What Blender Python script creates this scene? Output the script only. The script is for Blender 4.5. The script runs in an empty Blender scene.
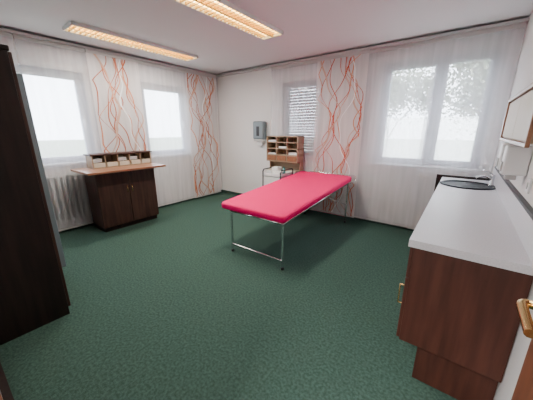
import bpy, bmesh, math, random
from mathutils import Vector, Matrix
random.seed(7)
S=bpy.context.scene
XL,YF,XR,YN,H=-4.51,4.18,0.334,-0.02,2.6

# ---------------------------------------------------------------- materials
def mat(name,col,rough=0.6,metal=0.0,spec=0.5,noise=None,bump=None,emit=None,estr=0,col2=None,nscale=(1,1,1)):
    m=bpy.data.materials.new(name); m.use_nodes=True
    nt=m.node_tree; b=nt.nodes["Principled BSDF"]
    b.inputs["Base Color"].default_value=(*col,1); b.inputs["Roughness"].default_value=rough
    b.inputs["Metallic"].default_value=metal; b.inputs["Specular IOR Level"].default_value=spec
    if emit: 
        b.inputs["Emission Color"].default_value=(*emit,1); b.inputs["Emission Strength"].default_value=estr
    if noise or bump:
        tc=nt.nodes.new("ShaderNodeTexCoord"); mp=nt.nodes.new("ShaderNodeMapping")
        mp.inputs["Scale"].default_value=nscale
        nt.links.new(tc.outputs["Object"],mp.inputs["Vector"])
        n=nt.nodes.new("ShaderNodeTexNoise"); n.inputs["Scale"].default_value=noise or bump[0]; n.inputs["Detail"].default_value=6
        nt.links.new(mp.outputs[0],n.inputs["Vector"])
        if col2:
            r=nt.nodes.new("ShaderNodeValToRGB"); r.color_ramp.elements[0].position=0.35; r.color_ramp.elements[1].position=0.65
            r.color_ramp.elements[0].color=(*col,1); r.color_ramp.elements[1].color=(*col2,1)
            nt.links.new(n.outputs["Fac"],r.inputs[0]); nt.links.new(r.outputs[0],b.inputs["Base Color"])
        if bump:
            n2=nt.nodes.new("ShaderNodeTexNoise"); n2.inputs["Scale"].default_value=bump[0]
            nt.links.new(mp.outputs[0],n2.inputs["Vector"])
            bp=nt.nodes.new("ShaderNodeBump"); bp.inputs["Strength"].default_value=bump[1]; bp.inputs["Distance"].default_value=0.01
            nt.links.new(n2.outputs["Fac"],bp.inputs["Height"]); nt.links.new(bp.outputs[0],b.inputs["Normal"])
    return m
def sheer(name,col,transp):
    m=bpy.data.materials.new(name); m.use_nodes=True; nt=m.node_tree
    for n in list(nt.nodes): nt.nodes.remove(n)
    o=nt.nodes.new("ShaderNodeOutputMaterial"); mx=nt.nodes.new("ShaderNodeMixShader"); mx2=nt.nodes.new("ShaderNodeMixShader")
    t=nt.nodes.new("ShaderNodeBsdfTransparent"); d=nt.nodes.new("ShaderNodeBsdfDiffuse"); tr=nt.nodes.new("ShaderNodeBsdfTranslucent")
    d.inputs[0].default_value=(*col,1); tr.inputs[0].default_value=(*col,1)
    tc=nt.nodes.new("ShaderNodeTexCoord"); mp=nt.nodes.new("ShaderNodeMapping"); mp.inputs["Scale"].default_value=(6,6,0.4)
    n=nt.nodes.new("ShaderNodeTexNoise"); n.inputs["Scale"].default_value=3; nt.links.new(tc.outputs["Object"],mp.inputs[0]); nt.links.new(mp.outputs[0],n.inputs["Vector"])
    mr=nt.nodes.new("ShaderNodeMapRange"); mr.inputs[1].default_value=0.3; mr.inputs[2].default_value=0.7
    mr.inputs[3].default_value=1-transp-0.06; mr.inputs[4].default_value=1-transp+0.06
    nt.links.new(n.outputs["Fac"],mr.inputs[0]); nt.links.new(mr.outputs[0],mx.inputs[0])
    mx2.inputs[0].default_value=0.4
    nt.links.new(d.outputs[0],mx2.inputs[1]); nt.links.new(tr.outputs[0],mx2.inputs[2])
    nt.links.new(t.outputs[0],mx.inputs[1]); nt.links.new(mx2.outputs[0],mx.inputs[2]); nt.links.new(mx.outputs[0],o.inputs[0])
    return m
def glassmat(name,tint,frost=0.0):
    m=bpy.data.materials.new(name); m.use_nodes=True; nt=m.node_tree
    for n in list(nt.nodes): nt.nodes.remove(n)
    o=nt.nodes.new("ShaderNodeOutputMaterial"); mx=nt.nodes.new("ShaderNodeMixShader")
    t=nt.nodes.new("ShaderNodeBsdfTransparent"); t.inputs[0].default_value=(*tint,1)
    if frost>0: g=nt.nodes.new("ShaderNodeBsdfTranslucent"); g.inputs[0].default_value=(0.95,0.97,0.98,1); mx.inputs[0].default_value=frost
    else: g=nt.nodes.new("ShaderNodeBsdfGlossy"); g.inputs["Roughness"].default_value=0.02; mx.inputs[0].default_value=0.05
    nt.links.new(t.outputs[0],mx.inputs[1]); nt.links.new(g.outputs[0],mx.inputs[2]); nt.links.new(mx.outputs[0],o.inputs[0])
    return m

M_wall=mat("wall_paint",(0.78,0.75,0.74),0.9,bump=(60,0.15),spec=0.2)
M_ceil=mat("ceiling_paint",(0.77,0.76,0.775),0.95,bump=(80,0.1),spec=0.1)
M_carpet=mat("green_carpet",(0.040,0.080,0.062),0.95,spec=0.1,noise=60,col2=(0.074,0.134,0.107),bump=(220,0.5))
M_base=mat("baseboard_green",(0.03,0.06,0.05),0.8)
M_white=mat("white_paint",(0.82,0.82,0.82),0.4)
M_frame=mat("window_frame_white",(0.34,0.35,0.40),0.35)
M_wood=mat("dark_walnut",(0.034,0.015,0.011),0.5,noise=3,col2=(0.066,0.030,0.021),nscale=(8,8,0.7),spec=0.3)
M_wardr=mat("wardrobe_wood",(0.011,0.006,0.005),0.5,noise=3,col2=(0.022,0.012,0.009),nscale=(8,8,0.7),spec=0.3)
M_red=mat("red_brown_laminate",(0.056,0.019,0.013),0.5,noise=3,col2=(0.090,0.031,0.021),nscale=(8,8,0.7),spec=0.3)
M_door=mat("door_wood",(0.12,0.038,0.018),0.4,noise=3,col2=(0.19,0.065,0.032),nscale=(8,8,0.6))
M_cherry=mat("cherry_top",(0.24,0.10,0.05),0.3,noise=3,col2=(0.33,0.15,0.075),nscale=(8,0.7,8))
M_cream=mat("cream_laminate",(0.60,0.53,0.42),0.5)
M_mdf=mat("beech_shelf",(0.36,0.26,0.17),0.5)
M_counter=mat("counter_top",(0.56,0.54,0.57),0.35,noise=150,col2=(0.64,0.62,0.65))
M_pink=mat("pink_vinyl",(0.92,0.0,0.15),0.6,bump=(25,0.12),spec=0.15)
M_chrome=mat("chrome",(0.75,0.76,0.78),0.18,metal=1)
M_steel=mat("grey_steel",(0.42,0.44,0.45),0.35,metal=0.8)
M_black=mat("black_enamel",(0.005,0.006,0.010),0.5,spec=0.2)
M_blackpl=mat("black_plastic",(0.015,0.015,0.017),0.45)
M_brass=mat("brass",(0.70,0.47,0.20),0.25,metal=1)
M_grey=mat("grey_laminate",(0.50,0.49,0.48),0.5)
M_gap_shade=mat("radiator_gap_shade",(0.12,0.12,0.13),0.7)  # dark grey standing in for shade between the radiator ribs
M_disp=mat("dispenser_grey",(0.17,0.21,0.23),0.3)
M_gold=mat("louvre_gold",(0.70,0.48,0.18),0.3,metal=0.9)
M_lamp=mat("lamp_glow",(0.9,0.7,0.4),0.5,emit=(1.0,0.68,0.22),estr=3.8)
M_tube=mat("lamp_tube",(1,0.95,0.8),0.5,emit=(1.0,0.88,0.55),estr=18)
M_sheer=sheer("sheer_curtain",(0.87,0.86,0.90),0.52)
M_sheer3=sheer("sheer_curtain_fine",(0.87,0.86,0.90),0.60)
M_sheer2=sheer("printed_curtain",(0.87,0.83,0.83),0.25)
M_lineR=mat("print_red",(0.52,0.075,0.035),0.9); M_lineO=mat("print_orange",(0.64,0.24,0.12),0.9); M_lineB=mat("print_beige",(0.58,0.38,0.30),0.9); M_lineW=mat("print_white",(0.9,0.9,0.9),0.9)
M_lineT=mat("print_tan_red",(0.45,0.13,0.07),0.9)
M_glass=glassmat("window_glass",(0.95,0.97,1)); M_frost=glassmat("frosted_glass",(0.97,0.98,1.0),0.40)
M_shut=mat("roller_shutter_grey",(0.30,0.29,0.33),0.6)
M_grass=mat("grass",(0.20,0.23,0.16),0.95,noise=2,col2=(0.28,0.30,0.22))
M_bark=mat("bark",(0.14,0.12,0.11),0.9); M_leaf=mat("leaf",(0.15,0.17,0.12),0.8,noise=5,col2=(0.28,0.28,0.20))  # tree colours lightened to paint in haze
M_label=mat("paper_white",(0.8,0.8,0.78),0.7)
M_teal=mat("teal_plastic",(0.05,0.2,0.2),0.4)

# ---------------------------------------------------------------- helpers
def empty(name):
    e=bpy.data.objects.new(name,None); e.empty_display_size=0.1; S.collection.objects.link(e); return e
def link(name,me,parent=None,mats=()):
    o=bpy.data.objects.new(name,me); S.collection.objects.link(o)
    for m in mats: me.materials.append(m)
    if parent: o.parent=parent
    return o
def bm_box(bm,x0,x1,y0,y1,z0,z1,mi=0):
    vs=[bm.verts.new(p) for p in [(x0,y0,z0),(x1,y0,z0),(x1,y1,z0),(x0,y1,z0),(x0,y0,z1),(x1,y0,z1),(x1,y1,z1),(x0,y1,z1)]]
    for f in [(0,3,2,1),(4,5,6,7),(0,1,5,4),(1,2,6,5),(2,3,7,6),(3,0,4,7)]:
        fc=bm.faces.new([vs[i] for i in f]); fc.material_index=mi
def boxes(name,lst,m,parent=None,bev=0.0,seg=2):
    """lst of (x0,x1,y0,y1,z0,z1[,mi])"""
    ms=m if isinstance(m,(list,tuple)) else [m]
    bm=bmesh.new()
    for b in lst: bm_box(bm,*b)
    me=bpy.data.meshes.new(name); bm.to_mesh(me); bm.free()
    o=link(name,me,parent,ms)
    if bev>0:
        md=o.modifiers.new("b","BEVEL"); md.width=bev; md.segments=seg; md.limit_method='ANGLE'
    return o
def tube(name,pts,r,m,parent=None,cyclic=False,smooth=False):
    cu=bpy.data.curves.new(name,'CURVE'); cu.dimensions='3D'; cu.bevel_depth=r; cu.bevel_resolution=3; cu.use_fill_caps=True
    if smooth:
        sp=cu.splines.new('NURBS'); sp.points.add(len(pts)-1); sp.order_u=3; sp.use_endpoint_u=True
    else:
        sp=cu.splines.new('POLY'); sp.points.add(len(pts)-1)
    for i,p in enumerate(pts): sp.points[i].co=(*p,1)
    sp.use_cyclic_u=cyclic
    tmp=bpy.data.objects.new(name,cu); S.collection.objects.link(tmp)
    dg=bpy.context.evaluated_depsgraph_get(); me=bpy.data.meshes.new_from_object(tmp.evaluated_get(dg))
    bpy.data.objects.remove(tmp)
    for p in me.polygons: p.use_smooth=True
    me.materials.clear()
    return link(name,me,parent,[m])
def lathe(name,prof,c,m,parent=None,n=40,axis='Z',sx=1,sy=1):
    bm=bmesh.new(); rings=[]
    for r,z in prof:
        rings.append([bm.verts.new((r*sx*math.cos(2*math.pi*i/n),r*sy*math.sin(2*math.pi*i/n),z)) for i in range(n)])
    for a,b in zip(rings,rings[1:]):
        for i in range(n): 
            f=bm.faces.new([a[i],a[(i+1)%n],b[(i+1)%n],b[i]]); f.smooth=True
    bm.faces.new(rings[-1]); bm.faces.new(rings[0][::-1])
    me=bpy.data.meshes.new(name); bm.to_mesh(me); bm.free()
    o=link(name,me,parent,[m]); o.location=c
    if axis=='X': o.rotation_euler=(0,math.pi/2,0)
    if axis=='-X': o.rotation_euler=(0,-math.pi/2,0)
    if axis=='Y': o.rotation_euler=(-math.pi/2,0,0)
    if axis=='-Y': o.rotation_euler=(math.pi/2,0,0)
    return o

# ---------------------------------------------------------------- room shell
def wall_holes(name,axis,a0,a1,t0,t1,z0,z1,holes,m):
    """axis 'x': wall runs along x, thickness t in y; holes (a,b,zlo,zhi)"""
    L=[]; 
    cuts=sorted(holes); cur=a0
    for (a,b,lo,hi) in cuts:
        if a>cur: L.append((cur,a,z0,z1))
        if lo>z0: L.append((a,b,z0,lo))
        if hi<z1: L.append((a,b,hi,z1))
        cur=b
    if cur<a1: L.append((cur,a1,z0,z1))
    out=[(p,q,t0,t1,u,v) if axis=='x' else (t0,t1,p,q,u,v) for p,q,u,v in L]
    return boxes(name,out,m)
W1=(0.45,1.62,0.98,2.24); W2=(2.42,3.34,0.98,2.24)
W3=(-2.80,-1.98,0.98,2.28); W4=(-1.08,0.20,0.95,2.36)
wall_holes("wall_left",'y',-0.27,YF+0.25,XL-0.25,XL,0,H,[W1,W2],M_wall)
wall_holes("wall_back",'x',XL,XR+0.25,YF,YF+0.25,0,H,[W3,W4],M_wall)
boxes("wall_right",[(XR,XR+0.25,-1.9,YF,0,H)],M_wall)
DX0,DX1=-0.62,0.29
wall_holes("wall_front",'x',XL,XR,YN-0.25,YN,0,H,[(DX0,DX1,0,2.05)],M_wall)
boxes("wall_hallway",[(-2.2,XR+0.25,-2.0,-1.9,0,H),(-2.3,-2.2,-2.0,YN-0.25,0,H)],M_wall)
boxes("floor",[(XL-0.25,XR+0.25,-2.0,YF+0.25,-0.1,0)],M_carpet)
boxes("ceiling",[(XL-0.25,XR+0.25,-2.0,YF+0.25,H,H+0.12)],M_ceil)
boxes("baseboard_left",[(XL,XL+0.015,YN,YF,0,0.06)],M_base)
boxes("baseboard_back",[(XL+0.015,XR,YF-0.015,YF,0,0.06)],M_base)
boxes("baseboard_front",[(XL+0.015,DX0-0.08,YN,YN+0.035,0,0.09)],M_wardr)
boxes("trim_1",[(XL+0.002,XL+0.11,YN,YF-0.002,2.545,2.575)],M_grey)   # curtain tracks
boxes("trim_2",[(XL+0.11,XR,YF-0.11,YF-0.002,2.545,2.575)],M_grey)
boxes("trim_3",[(DX0-0.07,DX0,YN,YN+0.012,0,2.05),(DX0-0.07,DX1+0.04,YN,YN+0.012,2.05,2.12)],M_door)

# ---------------------------------------------------------------- windows
def window(name,axis,a0,a1,z0,z1,mull=None,frost_z=None,shutter=False,kind='white'):
    e=empty(name); f=0.06; d0,d1=0.07,0.13
    def B(p,q,dd0,dd1,u,v):
        if axis=='y': return (XL-dd1,XL-dd0,p,q,u,v)
        return (p,q,YF+dd0,YF+dd1,u,v)
    L=[B(a0,a0+f,d0,d1,z0,z1),B(a1-f,a1,d0,d1,z0,z1),B(a0+f,a1-f,d0,d1,z0,z0+f),B(a0+f,a1-f,d0,d1,z1-f,z1)]
    g=0.045; i0,i1=a0+f,a1-f
    spans=[(i0,i1)]
    if mull: 
        L.append(B(mull-0.03,mull+0.03,d0,d1,z0+f,z1-f)); spans=[(i0,mull-0.03),(mull+0.03,i1)]
    S2=[]
    for p,q in spans:
        S2+= [B(p,p+g,d0-0.02,d1-0.02,z0+f,z1-f),B(q-g,q,d0-0.02,d1-0.02,z0+f,z1-f),B(p+g,q-g,d0-0.02,d1-0.02,z0+f,z0+f+g),B(p+g,q-g,d0-0.02,d1-0.02,z1-f-g,z1-f)]
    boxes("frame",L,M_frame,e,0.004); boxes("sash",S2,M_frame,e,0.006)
    top=z1-f; bot=z0+f
    if frost_z:
        boxes("frosted_pane",[B(p+g,q-g,0.09,0.094,bot+g,frost_z) for p,q in spans],M_frost,e)
        boxes("clear_pane",[B(p+g,q-g,0.09,0.094,frost_z,top-g) for p,q in spans],M_glass,e)
    else:
        boxes("clear_pane",[B(p+g,q-g,0.09,0.094,bot+g,top-g) for p,q in spans],M_glass,e)
    if shutter:
        z=z0+0.01; SL=[]
        while z<z1-0.04: SL.append(B(a0+0.01,a1-0.01,0.17,0.18,z,z+0.045)); z+=0.05
        boxes("roller_shutter",SL,M_shut,e,0.003)
    # sill and handle
    boxes("sill",[B(a0-0.0,a1+0.0,-0.03,d0,z0-0.0,z0+0.02)],M_white,e,0.004)
    hx=spans[0][1]-g/2 
    boxes("handle",[B(hx-0.012,hx+0.012,d0-0.045,d0-0.02,1.55,1.61),B(hx-0.009,hx+0.009,d0-0.06,d0-0.045,1.47,1.60)],M_white,e,0.003)
    return e
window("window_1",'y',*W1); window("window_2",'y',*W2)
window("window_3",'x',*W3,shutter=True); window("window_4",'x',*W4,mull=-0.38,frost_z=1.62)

# ---------------------------------------------------------------- curtains
def panel(name,axis,a0,a1,z0,z1,off,m,pattern=None,seed=1,pal=None,wk=1.0):
    e=empty(name); bm=bmesh.new(); n=40; rnd=random.Random(seed)
    ph=rnd.random()*6
    def P(a,z,extra=0):
        t=(a-a0)/(a1-a0)
        w=off+0.004*math.sin(ph+t*9)*(1-0.3*z/2.5)+extra
        return (XL+w,a,z) if axis=='y' else (a,YF-w,z)
    g=[[bm.verts.new(P(a0+(a1-a0)*i/n,z0+(z1-z0)*j/6)) for j in range(7)] for i in range(n+1)]
    for i in range(n):
        for j in range(6):
            f=bm.faces.new([g[i][j],g[i+1][j],g[i+1][j+1],g[i][j+1]]); f.smooth=True
    me=bpy.data.meshes.new("cloth"); bm.to_mesh(me); bm.free(); link("cloth",me,e,[m])
    if axis=='y':
        boxes("top_rail",[(XL+off-0.008,XL+off+0.008,a0,a1,z1,2.545)],M_grey,e); boxes("bottom_bar",[(XL+off-0.008,XL+off+0.008,a0,a1,z0-0.015,z0+0.008)],M_grey,e)
    else:
        boxes("top_rail",[(a0,a1,YF-off-0.008,YF-off+0.008,z1,2.545)],M_grey,e); boxes("bottom_bar",[(a0,a1,YF-off-0.008,YF-off+0.008,z0-0.015,z0+0.008)],M_grey,e)
    if pattern:
        bm=bmesh.new(); W=a1-a0
        for k in range(pattern):
            c=0.12+0.76*((k*0.618+rnd.uniform(-0.08,0.08))%1.0); am=rnd.uniform(0.10,0.26); fr=rnd.uniform(0.40,0.8); p=rnd.random()*6.28
            am2=rnd.uniform(0.02,0.07); p2=rnd.random()*6.28
            mi=[0,1,0,2,0,1,3][k%7]; wd=[0.0095,0.011,0.020,0.012][mi]*wk
            prev=None; N=90
            for i in range(N+1):
                z=z0+(z1-z0)*i/N
                t=c+am*math.sin(6.283*fr*z+p)+am2*math.sin(6.283*1.9*z+p2)
                # soft fold-back at the panel edges
                if t<0.04: t=0.04+ (0.04-t)*0.6
                if t>0.96: t=0.96-(t-0.96)*0.6
                a=a0+W*t; w=wd*(0.45+0.8*abs(math.sin(3*z+p)))
                ex=0.002+0.0004*k
                q=(bm.verts.new(P(a-w/2*1.2,z,ex)),bm.verts.new(P(a+w/2*1.2,z,ex)))
                if prev: 
                    f=bm.faces.new([prev[0],prev[1],q[1],q[0]]); f.material_index=mi
                prev=q
        me=bpy.data.meshes.new("print"); bm.to_mesh(me); bm.free(); link("printed_lines",me,e,pal or [M_lineR,M_lineO,M_lineB,M_lineW])
    return e
ZT=2.50
PT=[M_lineT,M_lineO,M_lineB,M_lineW]
panel("sheer_curtain",'y',0.10,0.92,0.06,ZT,0.06,M_sheer3,seed=2)
panel("sheer_curtain",'y',0.93,1.74,0.06,ZT,0.06,M_sheer3,seed=3)
panel("patterned_curtain",'y',1.66,2.40,0.06,ZT,0.09,M_sheer2,12,seed=14,pal=PT,wk=1.3)
panel("sheer_curtain",'y',2.30,3.34,0.06,ZT,0.06,M_sheer,seed=5)
panel("patterned_curtain",'y',3.30,4.06,0.06,ZT,0.09,M_sheer2,12,seed=23,pal=PT,wk=1.3)
panel("sheer_curtain",'x',-3.0,-2.02,0.06,ZT,0.06,M_sheer,seed=6)
panel("patterned_curtain",'x',-2.07,-1.27,0.06,ZT,0.09,M_sheer2,12,seed=31)
panel("sheer_curtain",'x',-1.29,-0.42,0.06,ZT,0.052,M_sheer,seed=7)
panel("sheer_curtain",'x',-0.48,0.32,0.06,ZT,0.074,M_sheer,seed=8)

# radiators
def radiator(a0,a1,z0,z1):
    e=empty("radiator"); L=[]; a=a0
    while a<a1-0.03:
        L.append((XL+0.020,XL+0.044,a,a+0.040,z0,z1)); a+=0.070
    boxes("ribs",L,M_white,e,0.008)
    boxes("gap_shade_sheet",[(XL+0.010,XL+0.020,a0,a1-0.01,z0+0.02,z1-0.02)],M_gap_shade,e)  # dark sheet added behind the ribs so their gaps read as shaded
    boxes("header",[(XL+0.010,XL+0.046,a0,a1-0.01,z0,z0+0.04),(XL+0.010,XL+0.046,a0,a1-0.01,z1-0.04,z1)],M_white,e,0.008)
    tube("pipe",[(XL+0.03,a0+0.05,z0),(XL+0.03,a0+0.05,0.0)],0.008,M_white,e)
radiator(0.62,1.60,0.14,0.84)

# ---------------------------------------------------------------- ceiling lights
def clight(x0,x1,y0,y1):
    e=empty("ceiling_light"); zb=2.56
    boxes("housing",[(x0,x0+0.012,y0,y1,zb,H),(x1-0.012,x1,y0,y1,zb,H),(x0,x1,y0,y0+0.012,zb,H),(x0,x1,y1-0.012,y1,zb,H)],M_white,e,0.002)
    boxes("reflector",[(x0+0.012,x1-0.012,y0+0.012,y1-0.012,H-0.008,H-0.002)],M_lamp,e)
    L=[];y=y0+0.05
    while y<y1-0.03: L.append((x0+0.012,x1-0.012,y,y+0.012,zb+0.002,zb+0.024)); y+=0.055
    xm=(x0+x1)/2
    L+= [(xm-0.014,xm+0.014,y0+0.012,y1-0.012,zb+0.001,zb+0.025)]
    boxes("louvre",L,M_gold,e)
    for k,x in enumerate(((x0+xm)/2,(x1+xm)/2)):
        tube("tube_%d"%(k+1),[(x,y0+0.05,H-0.014),(x,y1-0.05,H-0.014)],0.0055,M_tube,e)
clight(-3.91,-3.62,1.27,2.98); clight(-2.26,-1.95,1.30,2.92)

# ---------------------------------------------------------------- massage table
e=empty("massage_table")
ya,yb=2.04,4.0; xa,xb=-2.25,-1.32
def tz(y): return 0.535+(y-ya)/(yb-ya)*0.14
bm=bmesh.new(); n=24
def rr(x0,x1,y0,y1,r):
    pts=[]
    for cx,cy,a in ((x1-r,y0+r,-90),(x1-r,y1-r,0),(x0+r,y1-r,90),(x0+r,y0+r,180)):
        for k in range(7):
            t=math.radians(a+15*k); pts.append((cx+r*math.cos(t),cy+r*math.sin(t)))
    return pts
rings=[]
for ins,dz in ((0.012,0.0),(0.0,0.012),(0.0,0.055),(0.006,0.068),(0.02,0.076),(0.05,0.080)):
    rings.append([bm.verts.new((x,y,tz(y)+dz)) for x,y in rr(xa+ins,xb-ins,ya+ins,yb-ins,0.05)])
for a,b in zip(rings,rings[1:]):
    for i in range(len(a)): 
        f=bm.faces.new([a[i],a[(i+1)%len(a)],b[(i+1)%len(a)],b[i]]); f.smooth=True
f=bm.faces.new(rings[-1]); f=bm.faces.new(rings[0][::-1])
me=bpy.data.meshes.new("cushion"); bm.to_mesh(me); bm.free(); link("cushion",me,e,[M_pink])
r=0.014; X0,X1=xa+0.16,xb-0.03; Y0,Y1=ya+0.03,yb-0.1
z0=tz(Y0)-0.016; z1=tz(Y1)-0.016
tube("rail_frame",[(X0,Y0,z0),(X1,Y0,z0),(X1,Y1,z1),(X0,Y1,z1)],r,M_chrome,e,cyclic=True)
for k,(x,y,z) in enumerate(((X0,Y0,z0),(X1,Y0,z0),(X1,Y1,z1),(X0,Y1,z1))):
    tube("leg_%d"%(k+1),[(x,y,z),(x,y,0.02)],r,M_chrome,e)
    lathe("foot_%d"%(k+1),[(0.017,0),(0.019,0.004),(0.019,0.03)],(x,y,0.0),M_blackpl,e,16)
tube("crossbar_1",[(X0,Y0,0.10),(X1,Y0,0.10)],0.010,M_chrome,e)
tube("crossbar_2",[(X0,Y1,0.10),(X1,Y1,0.10)],0.010,M_chrome,e)
tube("brace_1",[(X1,Y1,0.30),(X1,3.1,tz(3.1)-0.02)],0.009,M_chrome,e)
tube("brace_2",[(X0,Y1,0.30),(X0,3.1,tz(3.1)-0.02)],0.009,M_chrome,e)
tube("paper_roll_holder",[(X1+0.03,Y1,z1),(X1+0.07,yb+0.03,z1+0.02),(X1+0.07,yb+0.03,z1+0.10),(X0,yb+0.03,z1+0.10)],0.008,M_chrome,e)

# ---------------------------------------------------------------- sideboard by left wall
e=empty("sideboard_cabinet")
boxes("body",[(-4.36,-3.965,1.35,2.20,0.07,0.885)],M_wood,e,0.003)
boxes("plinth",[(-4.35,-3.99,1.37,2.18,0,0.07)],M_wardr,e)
boxes("doors",[(-3.965,-3.947,1.352,1.772,0.075,0.88),(-3.965,-3.947,1.778,2.198,0.075,0.88)],M_wood,e,0.003)
boxes("worktop",[(-4.37,-3.74,1.20,2.29,0.89,0.92)],M_cherry,e,0.004)
tube("handle_1",[(-3.947,1.74,0.55),(-3.925,1.74,0.55),(-3.925,1.74,0.65),(-3.947,1.74,0.65)],0.005,M_brass,e)
tube("handle_2",[(-3.947,1.81,0.55),(-3.925,1.81,0.55),(-3.925,1.81,0.65),(-3.947,1.81,0.65)],0.005,M_brass,e)
e=empty("desktop_organizer")
x0,x1,y0,y1,z0,z1=-4.34,-4.12,1.40,2.27,0.92,1.10
L=[(x0,x0+0.012,y0,y1,z0,z1),(x0,x1,y0,y0+0.015,z0,z1),(x0,x1,y1-0.015,y1,z0,z1)]
for k in range(1,5):
    yy=y0+(y1-y0)*k/5; L.append((x0+0.012,x1-0.005,yy-0.006,yy+0.006,z0+0.012,z1))
boxes("dividers",L,M_mdf,e,0.002)
boxes("top_board",[(x0-0.01,x1+0.01,y0-0.02,y1+0.02,z1,z1+0.018)],M_wood,e,0.003)
boxes("base",[(x0+0.012,x1,y0+0.015,y1-0.015,z0,z0+0.012)],M_mdf,e)
boxes("drawer_fronts",[(x1-0.03,x1-0.012,y0+0.02+k*0.174,y0+0.172+k*0.174,z0+0.014,z0+0.075) for k in range(5)],M_cream,e,0.003)
boxes("papers",[(x0+0.03,x1-0.06,y0+0.03+k*0.174,y0+0.15+k*0.174,z0+0.08,z0+0.13) for k in (0,2,3)],M_label,e)

# ---------------------------------------------------------------- wardrobe
e=empty("wardrobe")
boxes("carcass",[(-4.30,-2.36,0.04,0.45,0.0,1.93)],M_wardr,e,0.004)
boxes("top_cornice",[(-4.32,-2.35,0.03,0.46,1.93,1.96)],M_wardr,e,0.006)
boxes("doors",[(-4.30+k*0.485+0.003,-4.30+(k+1)*0.485-0.003,0.45,0.468,0.065,1.925) for k in range(4)],M_wood,e,0.003)
for k,x in enumerate((-3.86,-3.78,-2.88,-2.80)): tube("handle_%d"%(k+1),[(x,0.468,0.95),(x,0.495,0.95),(x,0.495,1.07),(x,0.468,1.07)],0.005,M_steel,e)
boxes("open_door",[(-3.155,-3.135,0.47,0.66,0.07,1.92)],M_disp,e,0.004)

# ---------------------------------------------------------------- paper towel dispenser
e=empty("paper_towel_dispenser")
bx=boxes("housing",[(-3.41,-3.14,YF-0.13,YF-0.002,1.27,1.62)],M_disp,e,0.03,4)
boxes("front_window",[(-3.31,-3.24,YF-0.134,YF-0.13,1.34,1.52)],M_blackpl,e)
boxes("lower_chute",[(-3.39,-3.16,YF-0.12,YF-0.01,1.235,1.275)],M_grey,e,0.008)
boxes("paper_towel",[(-3.34,-3.21,YF-0.075,YF-0.07,1.16,1.24)],M_label,e)

# ---------------------------------------------------------------- low cabinet with pigeonhole shelf, supply trolley
e=empty("drawer_cabinet")
x0,x1,y0,y1=-2.93,-2.30,3.88,4.07
boxes("body",[(x0,x1,y0,y1,0.05,0.73)],M_white,e,0.004)
boxes("plinth",[(x0+0.02,x1-0.02,y0+0.03,y1,0,0.05)],M_blackpl,e)
boxes("top",[(x0-0.01,x1+0.01,y0-0.02,y1+0.01,0.73,0.755)],M_cream,e,0.003)
boxes("drawers",[(x0+0.01,x1-0.01,y0-0.015,y0,0.06+k*0.165,0.215+k*0.165) for k in range(4)],M_white,e,0.004)
e=empty("pigeonhole_shelf")
x0,x1,y0,y1,z0,z1=-2.90,-2.24,3.84,4.06,0.90,1.35
L=[(x0,x1,y1-0.01,y1,0.755,z1),(x0,x0+0.015,y0+0.10,y1,0.755,z1),(x1-0.015,x1,y0+0.10,y1,0.755,z1),(x0,x0+0.015,y0,y0+0.10,z0,z1),(x1-0.015,x1,y0,y0+0.10,z0,z1),(x0,x1,y0,y1,z1-0.015,z1),(x0,x1,y0,y1,z0,z0+0.015)]
for k in (1,2): L.append((x0+(x1-x0)*k/3-0.006,x0+(x1-x0)*k/3+0.006,y0,y1,z0,z1))
for zz in (1.02,1.13,1.24): L.append((x0,x1,y0,y1,zz-0.006,zz+0.006))
boxes("shelf_grid",L,M_mdf,e,0.0015)
boxes("drawer_fronts",[(x0+0.02+k*0.216,x0+0.208+k*0.216,y0-0.004,y0+0.01,z0+0.02,1.01) for k in range(3)],M_cherry,e,0.003)
boxes("stored_forms",[(x0+0.03,x0+0.19,y0+0.02,y1-0.02,1.03,1.05),(x0+0.25,x0+0.41,y0+0.03,y1-0.02,1.14,1.17),(x0+0.47,x0+0.63,y0+0.02,y1-0.02,1.03,1.07),(x0+0.03,x0+0.19,y0+0.02,y1-0.02,1.25,1.28)],M_label,e)
e=empty("supply_trolley")
x0,x1,y0,y1=-2.66,-2.30,3.42,3.80
for k,x in enumerate((x0,x1)):
    tube("side_frame_%d"%(k+1),[(x,y0,0.05),(x,y0,0.78),(x,y0+0.03,0.81),(x,y1-0.03,0.81),(x,y1,0.78),(x,y1,0.05)],0.011,M_blackpl,e)
    for j,y in enumerate((y0,y1)): lathe("caster_%d"%(k*2+j+1),[(0.004,-0.012),(0.024,-0.012),(0.024,0.012),(0.004,0.012)],(x,y,0.0245),M_blackpl,e,20,axis='X')
for j,z in enumerate((0.12,0.42,0.70)):
    boxes("tray_%d"%(j+1),[(x0+0.012,x1-0.012,y0,y1,z,z+0.012),(x0+0.012,x1-0.012,y0,y0+0.01,z,z+0.05),(x0+0.012,x1-0.012,y1-0.01,y1,z,z+0.05),(x0+0.012,x0+0.022,y0,y1,z,z+0.05),(x1-0.022,x1-0.012,y0,y1,z,z+0.05)],M_white,e,0.003)
boxes("drawer_box",[(x0+0.015,x1-0.015,y0+0.005,y1-0.005,0.52,0.695)],M_white,e,0.004)
boxes("glove_carton",[(x0+0.04,x0+0.16,y0+0.20,y0+0.34,0.712,0.83)],M_label,e,0.003)
lathe("basin_bowl",[(0.04,0),(0.06,0.02),(0.085,0.07),(0.08,0.07),(0.055,0.025),(0.001,0.02)],(x1-0.12,y0+0.12,0.712),M_label,e,28)
lathe("pump_bottle",[(0.028,0),(0.03,0.01),(0.03,0.09),(0.012,0.105),(0.012,0.12),(0.02,0.125),(0.006,0.13)],(x0+0.24,y0+0.28,0.712),M_teal,e,24)

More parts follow.
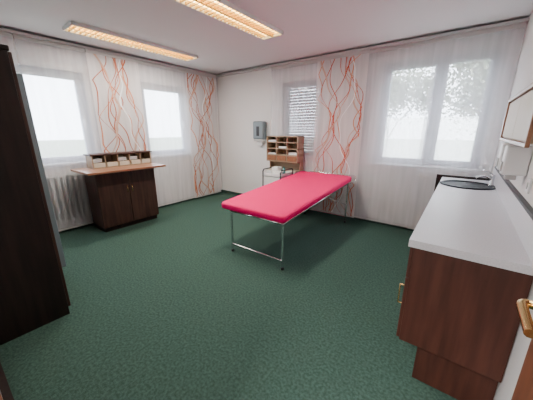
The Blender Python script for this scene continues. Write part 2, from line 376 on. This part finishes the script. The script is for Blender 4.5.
# ---------------------------------------------------------------- sink counter
e=empty("sink_counter")
Yn,Yf2=1.44,3.78; Xf=-0.150
def worktop():
    bm=bmesh.new(); cx,cy,R=0.09,3.34,0.205; n=48
    x0,x1,y0,y1,z0,z1=Xf,XR-0.004,Yn,Yf2,0.86,0.90
    def sq(t):
        c,s=math.cos(t),math.sin(t); 
        k=min(((x1-cx)/c if c>0 else (x0-cx)/c) if abs(c)>1e-6 else 1e9, (0.3/abs(s)) if abs(s)>1e-6 else 1e9)
        return (cx+k*c,cy+k*s)
    angs=sorted(set([2*math.pi*i/n for i in range(n)]+[math.atan2(b,a)%(2*math.pi) for a in (x0-cx,x1-cx) for b in (0.3,-0.3)]))
    for z,flip in ((z1,False),(z0,True)):
        inn=[bm.verts.new((cx+R*math.cos(t),cy+R*math.sin(t),z)) for t in angs]; out=[bm.verts.new((*sq(t),z)) for t in angs]
        m=len(angs)
        for i in range(m):
            q=[inn[i],out[i],out[(i+1)%m],inn[(i+1)%m]]; bm.faces.new(q[::-1] if flip else q)
    for a,b in ((Yn,cy-0.3),(cy+0.3,Yf2)): bm_box(bm,x0,x1,a,b,z0,z1)
    v=[bm.verts.new(p) for p in ((x0,cy-0.3,z0),(x0,cy+0.3,z0),(x0,cy+0.3,z1),(x0,cy-0.3,z1))]; bm.faces.new(v[::-1])
    me=bpy.data.meshes.new("worktop"); bm.to_mesh(me); bm.free(); return link("worktop",me,e,[M_counter])
worktop()
# hollow carcass so the basin has room
boxes("cabinet_body",[(-0.125,XR-0.004,1.465,3.08,0.26,0.86),(-0.125,XR-0.004,3.08,Yf2,0.26,0.72),(-0.125,-0.115,3.08,Yf2,0.72,0.86)],M_red,e,0.002)
boxes("plinth",[(-0.03,XR-0.004,1.51,Yf2,0,0.26)],M_red,e)
L=[]; y=1.47
while y<3.7:
    L+=[(-0.143,-0.125,y,y+0.565,0.27,0.66),(-0.143,-0.125,y,y+0.565,0.668,0.852)]; y+=0.575
boxes("drawer_and_door_fronts",L,M_red,e,0.003)
for i in range(4):
    yc=1.75+i*0.575
    tube("drawer_handle_%d"%(i+1),[(-0.143,yc-0.06,0.77),(-0.168,yc-0.06,0.77),(-0.168,yc+0.06,0.77),(-0.143,yc+0.06,0.77)],0.006,M_brass,e)
    tube("door_handle_%d"%(i+1),[(-0.143,1.53+i*0.575,0.46),(-0.168,1.53+i*0.575,0.46),(-0.168,1.53+i*0.575,0.58),(-0.143,1.53+i*0.575,0.58)],0.006,M_brass,e)
boxes("far_end_panel",[(-0.21,XR-0.004,Yf2,Yf2+0.025,0,0.925)],M_wardr,e,0.003)
boxes("backsplash",[(XR-0.022,XR-0.002,Yn,Yf2,0.90,1.05)],M_counter,e,0.002)
boxes("backsplash_seal",[(XR-0.026,XR-0.002,Yn,Yf2,1.05,1.068)],M_blackpl,e)
lathe("basin",[(0.235,0.0),(0.238,0.006),(0.225,0.012),(0.205,0.008),(0.195,-0.03),(0.17,-0.10),(0.12,-0.13),(0.03,-0.14),(0.001,-0.14)],(0.09,3.34,0.90),M_black,e,48)
lathe("drain",[(0.025,0),(0.03,0.003),(0.001,0.004)],(0.09,3.34,0.762),M_chrome,e,24)
lathe("faucet_base",[(0.026,0),(0.026,0.01),(0.02,0.02),(0.018,0.09),(0.02,0.10),(0.016,0.115)],(0.285,3.44,0.90),M_chrome,e,24)
tube("faucet_spout",[(0.285,3.44,0.96),(0.24,3.42,1.0),(0.19,3.40,1.0),(0.15,3.385,0.975)],0.011,M_chrome,e,smooth=True)
tube("faucet_lever",[(0.285,3.44,1.01),(0.27,3.43,1.035),(0.20,3.40,1.06)],0.006,M_chrome,e,smooth=True)

# ---------------------------------------------------------------- right wall fixtures
e=empty("wall_cabinet")
boxes("body",[(0.205,XR-0.002,1.45,2.40,1.40,1.63)],M_mdf,e,0.004)
boxes("wood_frame",[(0.190,XR-0.002,1.43,2.43,1.63,1.65),(0.190,XR-0.002,2.40,2.43,1.385,1.63),(0.190,0.205,1.43,2.43,1.385,1.402),(0.190,0.205,1.43,1.45,1.40,1.63)],M_cherry,e,0.003)
boxes("sliding_fronts",[(0.198,0.205,1.46,1.92,1.41,1.62),(0.198,0.205,1.93,2.39,1.41,1.62)],M_cream,e,0.002)
def dispenser(y,z,h,w,d):
    e=empty("soap_dispenser")
    boxes("tank",[(XR-d,XR-0.002,y-w/2,y+w/2,z,z+h)],M_white,e,0.012,3)
    boxes("pump",[(XR-d*0.8,XR-d*0.35,y-w/4,y+w/4,z-0.03,z+0.002)],M_grey,e,0.004)
    boxes("press_plate",[(XR-d-0.008,XR-d,y-w/2.6,y+w/2.6,z+0.02,z+h*0.45)],M_grey,e,0.003)
dispenser(2.22,1.18,0.18,0.11,0.12); dispenser(2.48,1.18,0.18,0.11,0.12)
e=empty("glove_box_holder"); boxes("box",[(0.25,XR-0.002,2.72,2.98,1.22,1.36)],M_label,e,0.004); boxes("opening",[(0.247,0.25,2.79,2.91,1.27,1.31)],M_disp,e)
e=empty("wall_socket"); boxes("plate",[(XR-0.012,XR-0.001,1.98,2.06,1.11,1.19)],M_white,e,0.004); lathe("recess",[(0.02,0),(0.02,0.002),(0.001,0.002)],(XR-0.0125,2.02,1.15),M_grey,e,24,axis='-X')

# ---------------------------------------------------------------- open door
e=empty("door_1")
boxes("leaf",[(0.225,0.265,0.0,0.875,0.008,2.04)],M_door,e,0.004)
lathe("rose_plate",[(0.026,0),(0.026,0.006),(0.012,0.01),(0.010,0.045)],(0.225,0.80,1.05),M_brass,e,24,axis='-X')
tube("lever_handle",[(0.182,0.80,1.05),(0.172,0.795,1.05),(0.170,0.77,1.05),(0.172,0.68,1.045)],0.011,M_brass,e,smooth=True)
lathe("lock_rose",[(0.024,0),(0.024,0.006),(0.02,0.008)],(0.225,0.80,0.97),M_brass,e,24,axis='-X')
boxes("hinges",[(0.265,0.285,-0.012,0.004,0.25,0.35),(0.265,0.285,-0.012,0.004,1.70,1.80)],M_brass,e)

# ---------------------------------------------------------------- outside
boxes("garden_ground",[(-60,60,-60,60,-0.45,-0.35)],M_grass)
def tree(loc,h,seed):
    rnd=random.Random(seed); bm=bmesh.new(); tips=[]
    def seg(p,q,r0,r1):
        d=(q-p).normalized(); a=d.orthogonal().normalized(); b=d.cross(a)
        A=[bm.verts.new(p+(a*math.cos(k*1.257)+b*math.sin(k*1.257))*r0) for k in range(5)]
        B=[bm.verts.new(q+(a*math.cos(k*1.257)+b*math.sin(k*1.257))*r1) for k in range(5)]
        for k in range(5): bm.faces.new([A[k],A[(k+1)%5],B[(k+1)%5],B[k]])
    def grow(p,d,l,r,dep):
        q=p+d*l; seg(p,q,r,r*0.7)
        if dep<=3: tips.append(q)
        if dep==0: return
        for _ in range(3):
            nd=(d+Vector((rnd.uniform(-1,1),rnd.uniform(-1,1),rnd.uniform(-0.35,0.7)))*0.75).normalized()
            grow(q,nd,l*rnd.uniform(0.62,0.85),r*0.5,dep-1)
    grow(Vector((0,0,0)),Vector((0,0,1)),h*0.24,0.08,5)
    for t in tips:
        for _ in range(20):
            c=t+Vector([rnd.gauss(0,0.28) for _ in range(3)]); a=Vector([rnd.uniform(-1,1) for _ in range(3)]).normalized()*0.07; b=a.orthogonal().normalized()*0.045
            f=bm.faces.new([bm.verts.new(c-a),bm.verts.new(c+b),bm.verts.new(c+a),bm.verts.new(c-b)]); f.material_index=1
    me=bpy.data.meshes.new("tree"); bm.to_mesh(me); bm.free(); o=link("garden_tree",me,None,[M_bark,M_leaf]); o.location=loc
tree((0.6,10.6,-0.36),5.6,3); tree((-3.2,14.5,-0.36),5.6,9)

# ---------------------------------------------------------------- light
w=bpy.data.worlds.new("World"); S.world=w; w.use_nodes=True
bg=w.node_tree.nodes["Background"]; bg.inputs[0].default_value=(0.88,0.93,1.0,1); bg.inputs[1].default_value=15
def portal(loc,rot,sx,sy):
    l=bpy.data.lights.new("window_portal",'AREA'); l.shape='RECTANGLE'; l.size=sx; l.size_y=sy; l.cycles.is_portal=True
    o=bpy.data.objects.new("window_portal",l); o.location=loc; o.rotation_euler=rot; S.collection.objects.link(o)
for a0,a1,z0,z1 in (W1,W2): portal((XL-0.2,(a0+a1)/2,(z0+z1)/2),(0,-math.pi/2,0),z1-z0,a1-a0)
for a0,a1,z0,z1 in (W4,): portal(((a0+a1)/2,YF+0.2,(z0+z1)/2),(-math.pi/2,0,0),a1-a0,z1-z0)
def lamp(name,loc,sx,sy,P,col):
    l=bpy.data.lights.new(name,'AREA'); l.shape='RECTANGLE'; l.size=sx; l.size_y=sy; l.energy=P; l.color=col
    o=bpy.data.objects.new(name,l); o.location=loc; S.collection.objects.link(o)
lamp("lamp_light",(-3.77,2.15,2.55),0.26,1.6,40,(1,0.95,0.88)); lamp("lamp_light",(-2.10,2.12,2.55),0.28,1.6,48,(1,0.95,0.88))
lamp("hallway_fill",(-0.6,-1.0,2.55),0.5,0.5,110,(1,0.97,0.94))  # unseen fill lamp, added to lift the dark foreground

# ---------------------------------------------------------------- camera
cam=bpy.data.cameras.new("camera"); cam.sensor_width=36; cam.lens=17.29; cam.clip_start=0.02
co=bpy.data.objects.new("camera",cam); S.collection.objects.link(co)
co.location=(0,0,1.453); co.rotation_euler=(math.radians(90-15.3),0,math.radians(37.07))
S.camera=co
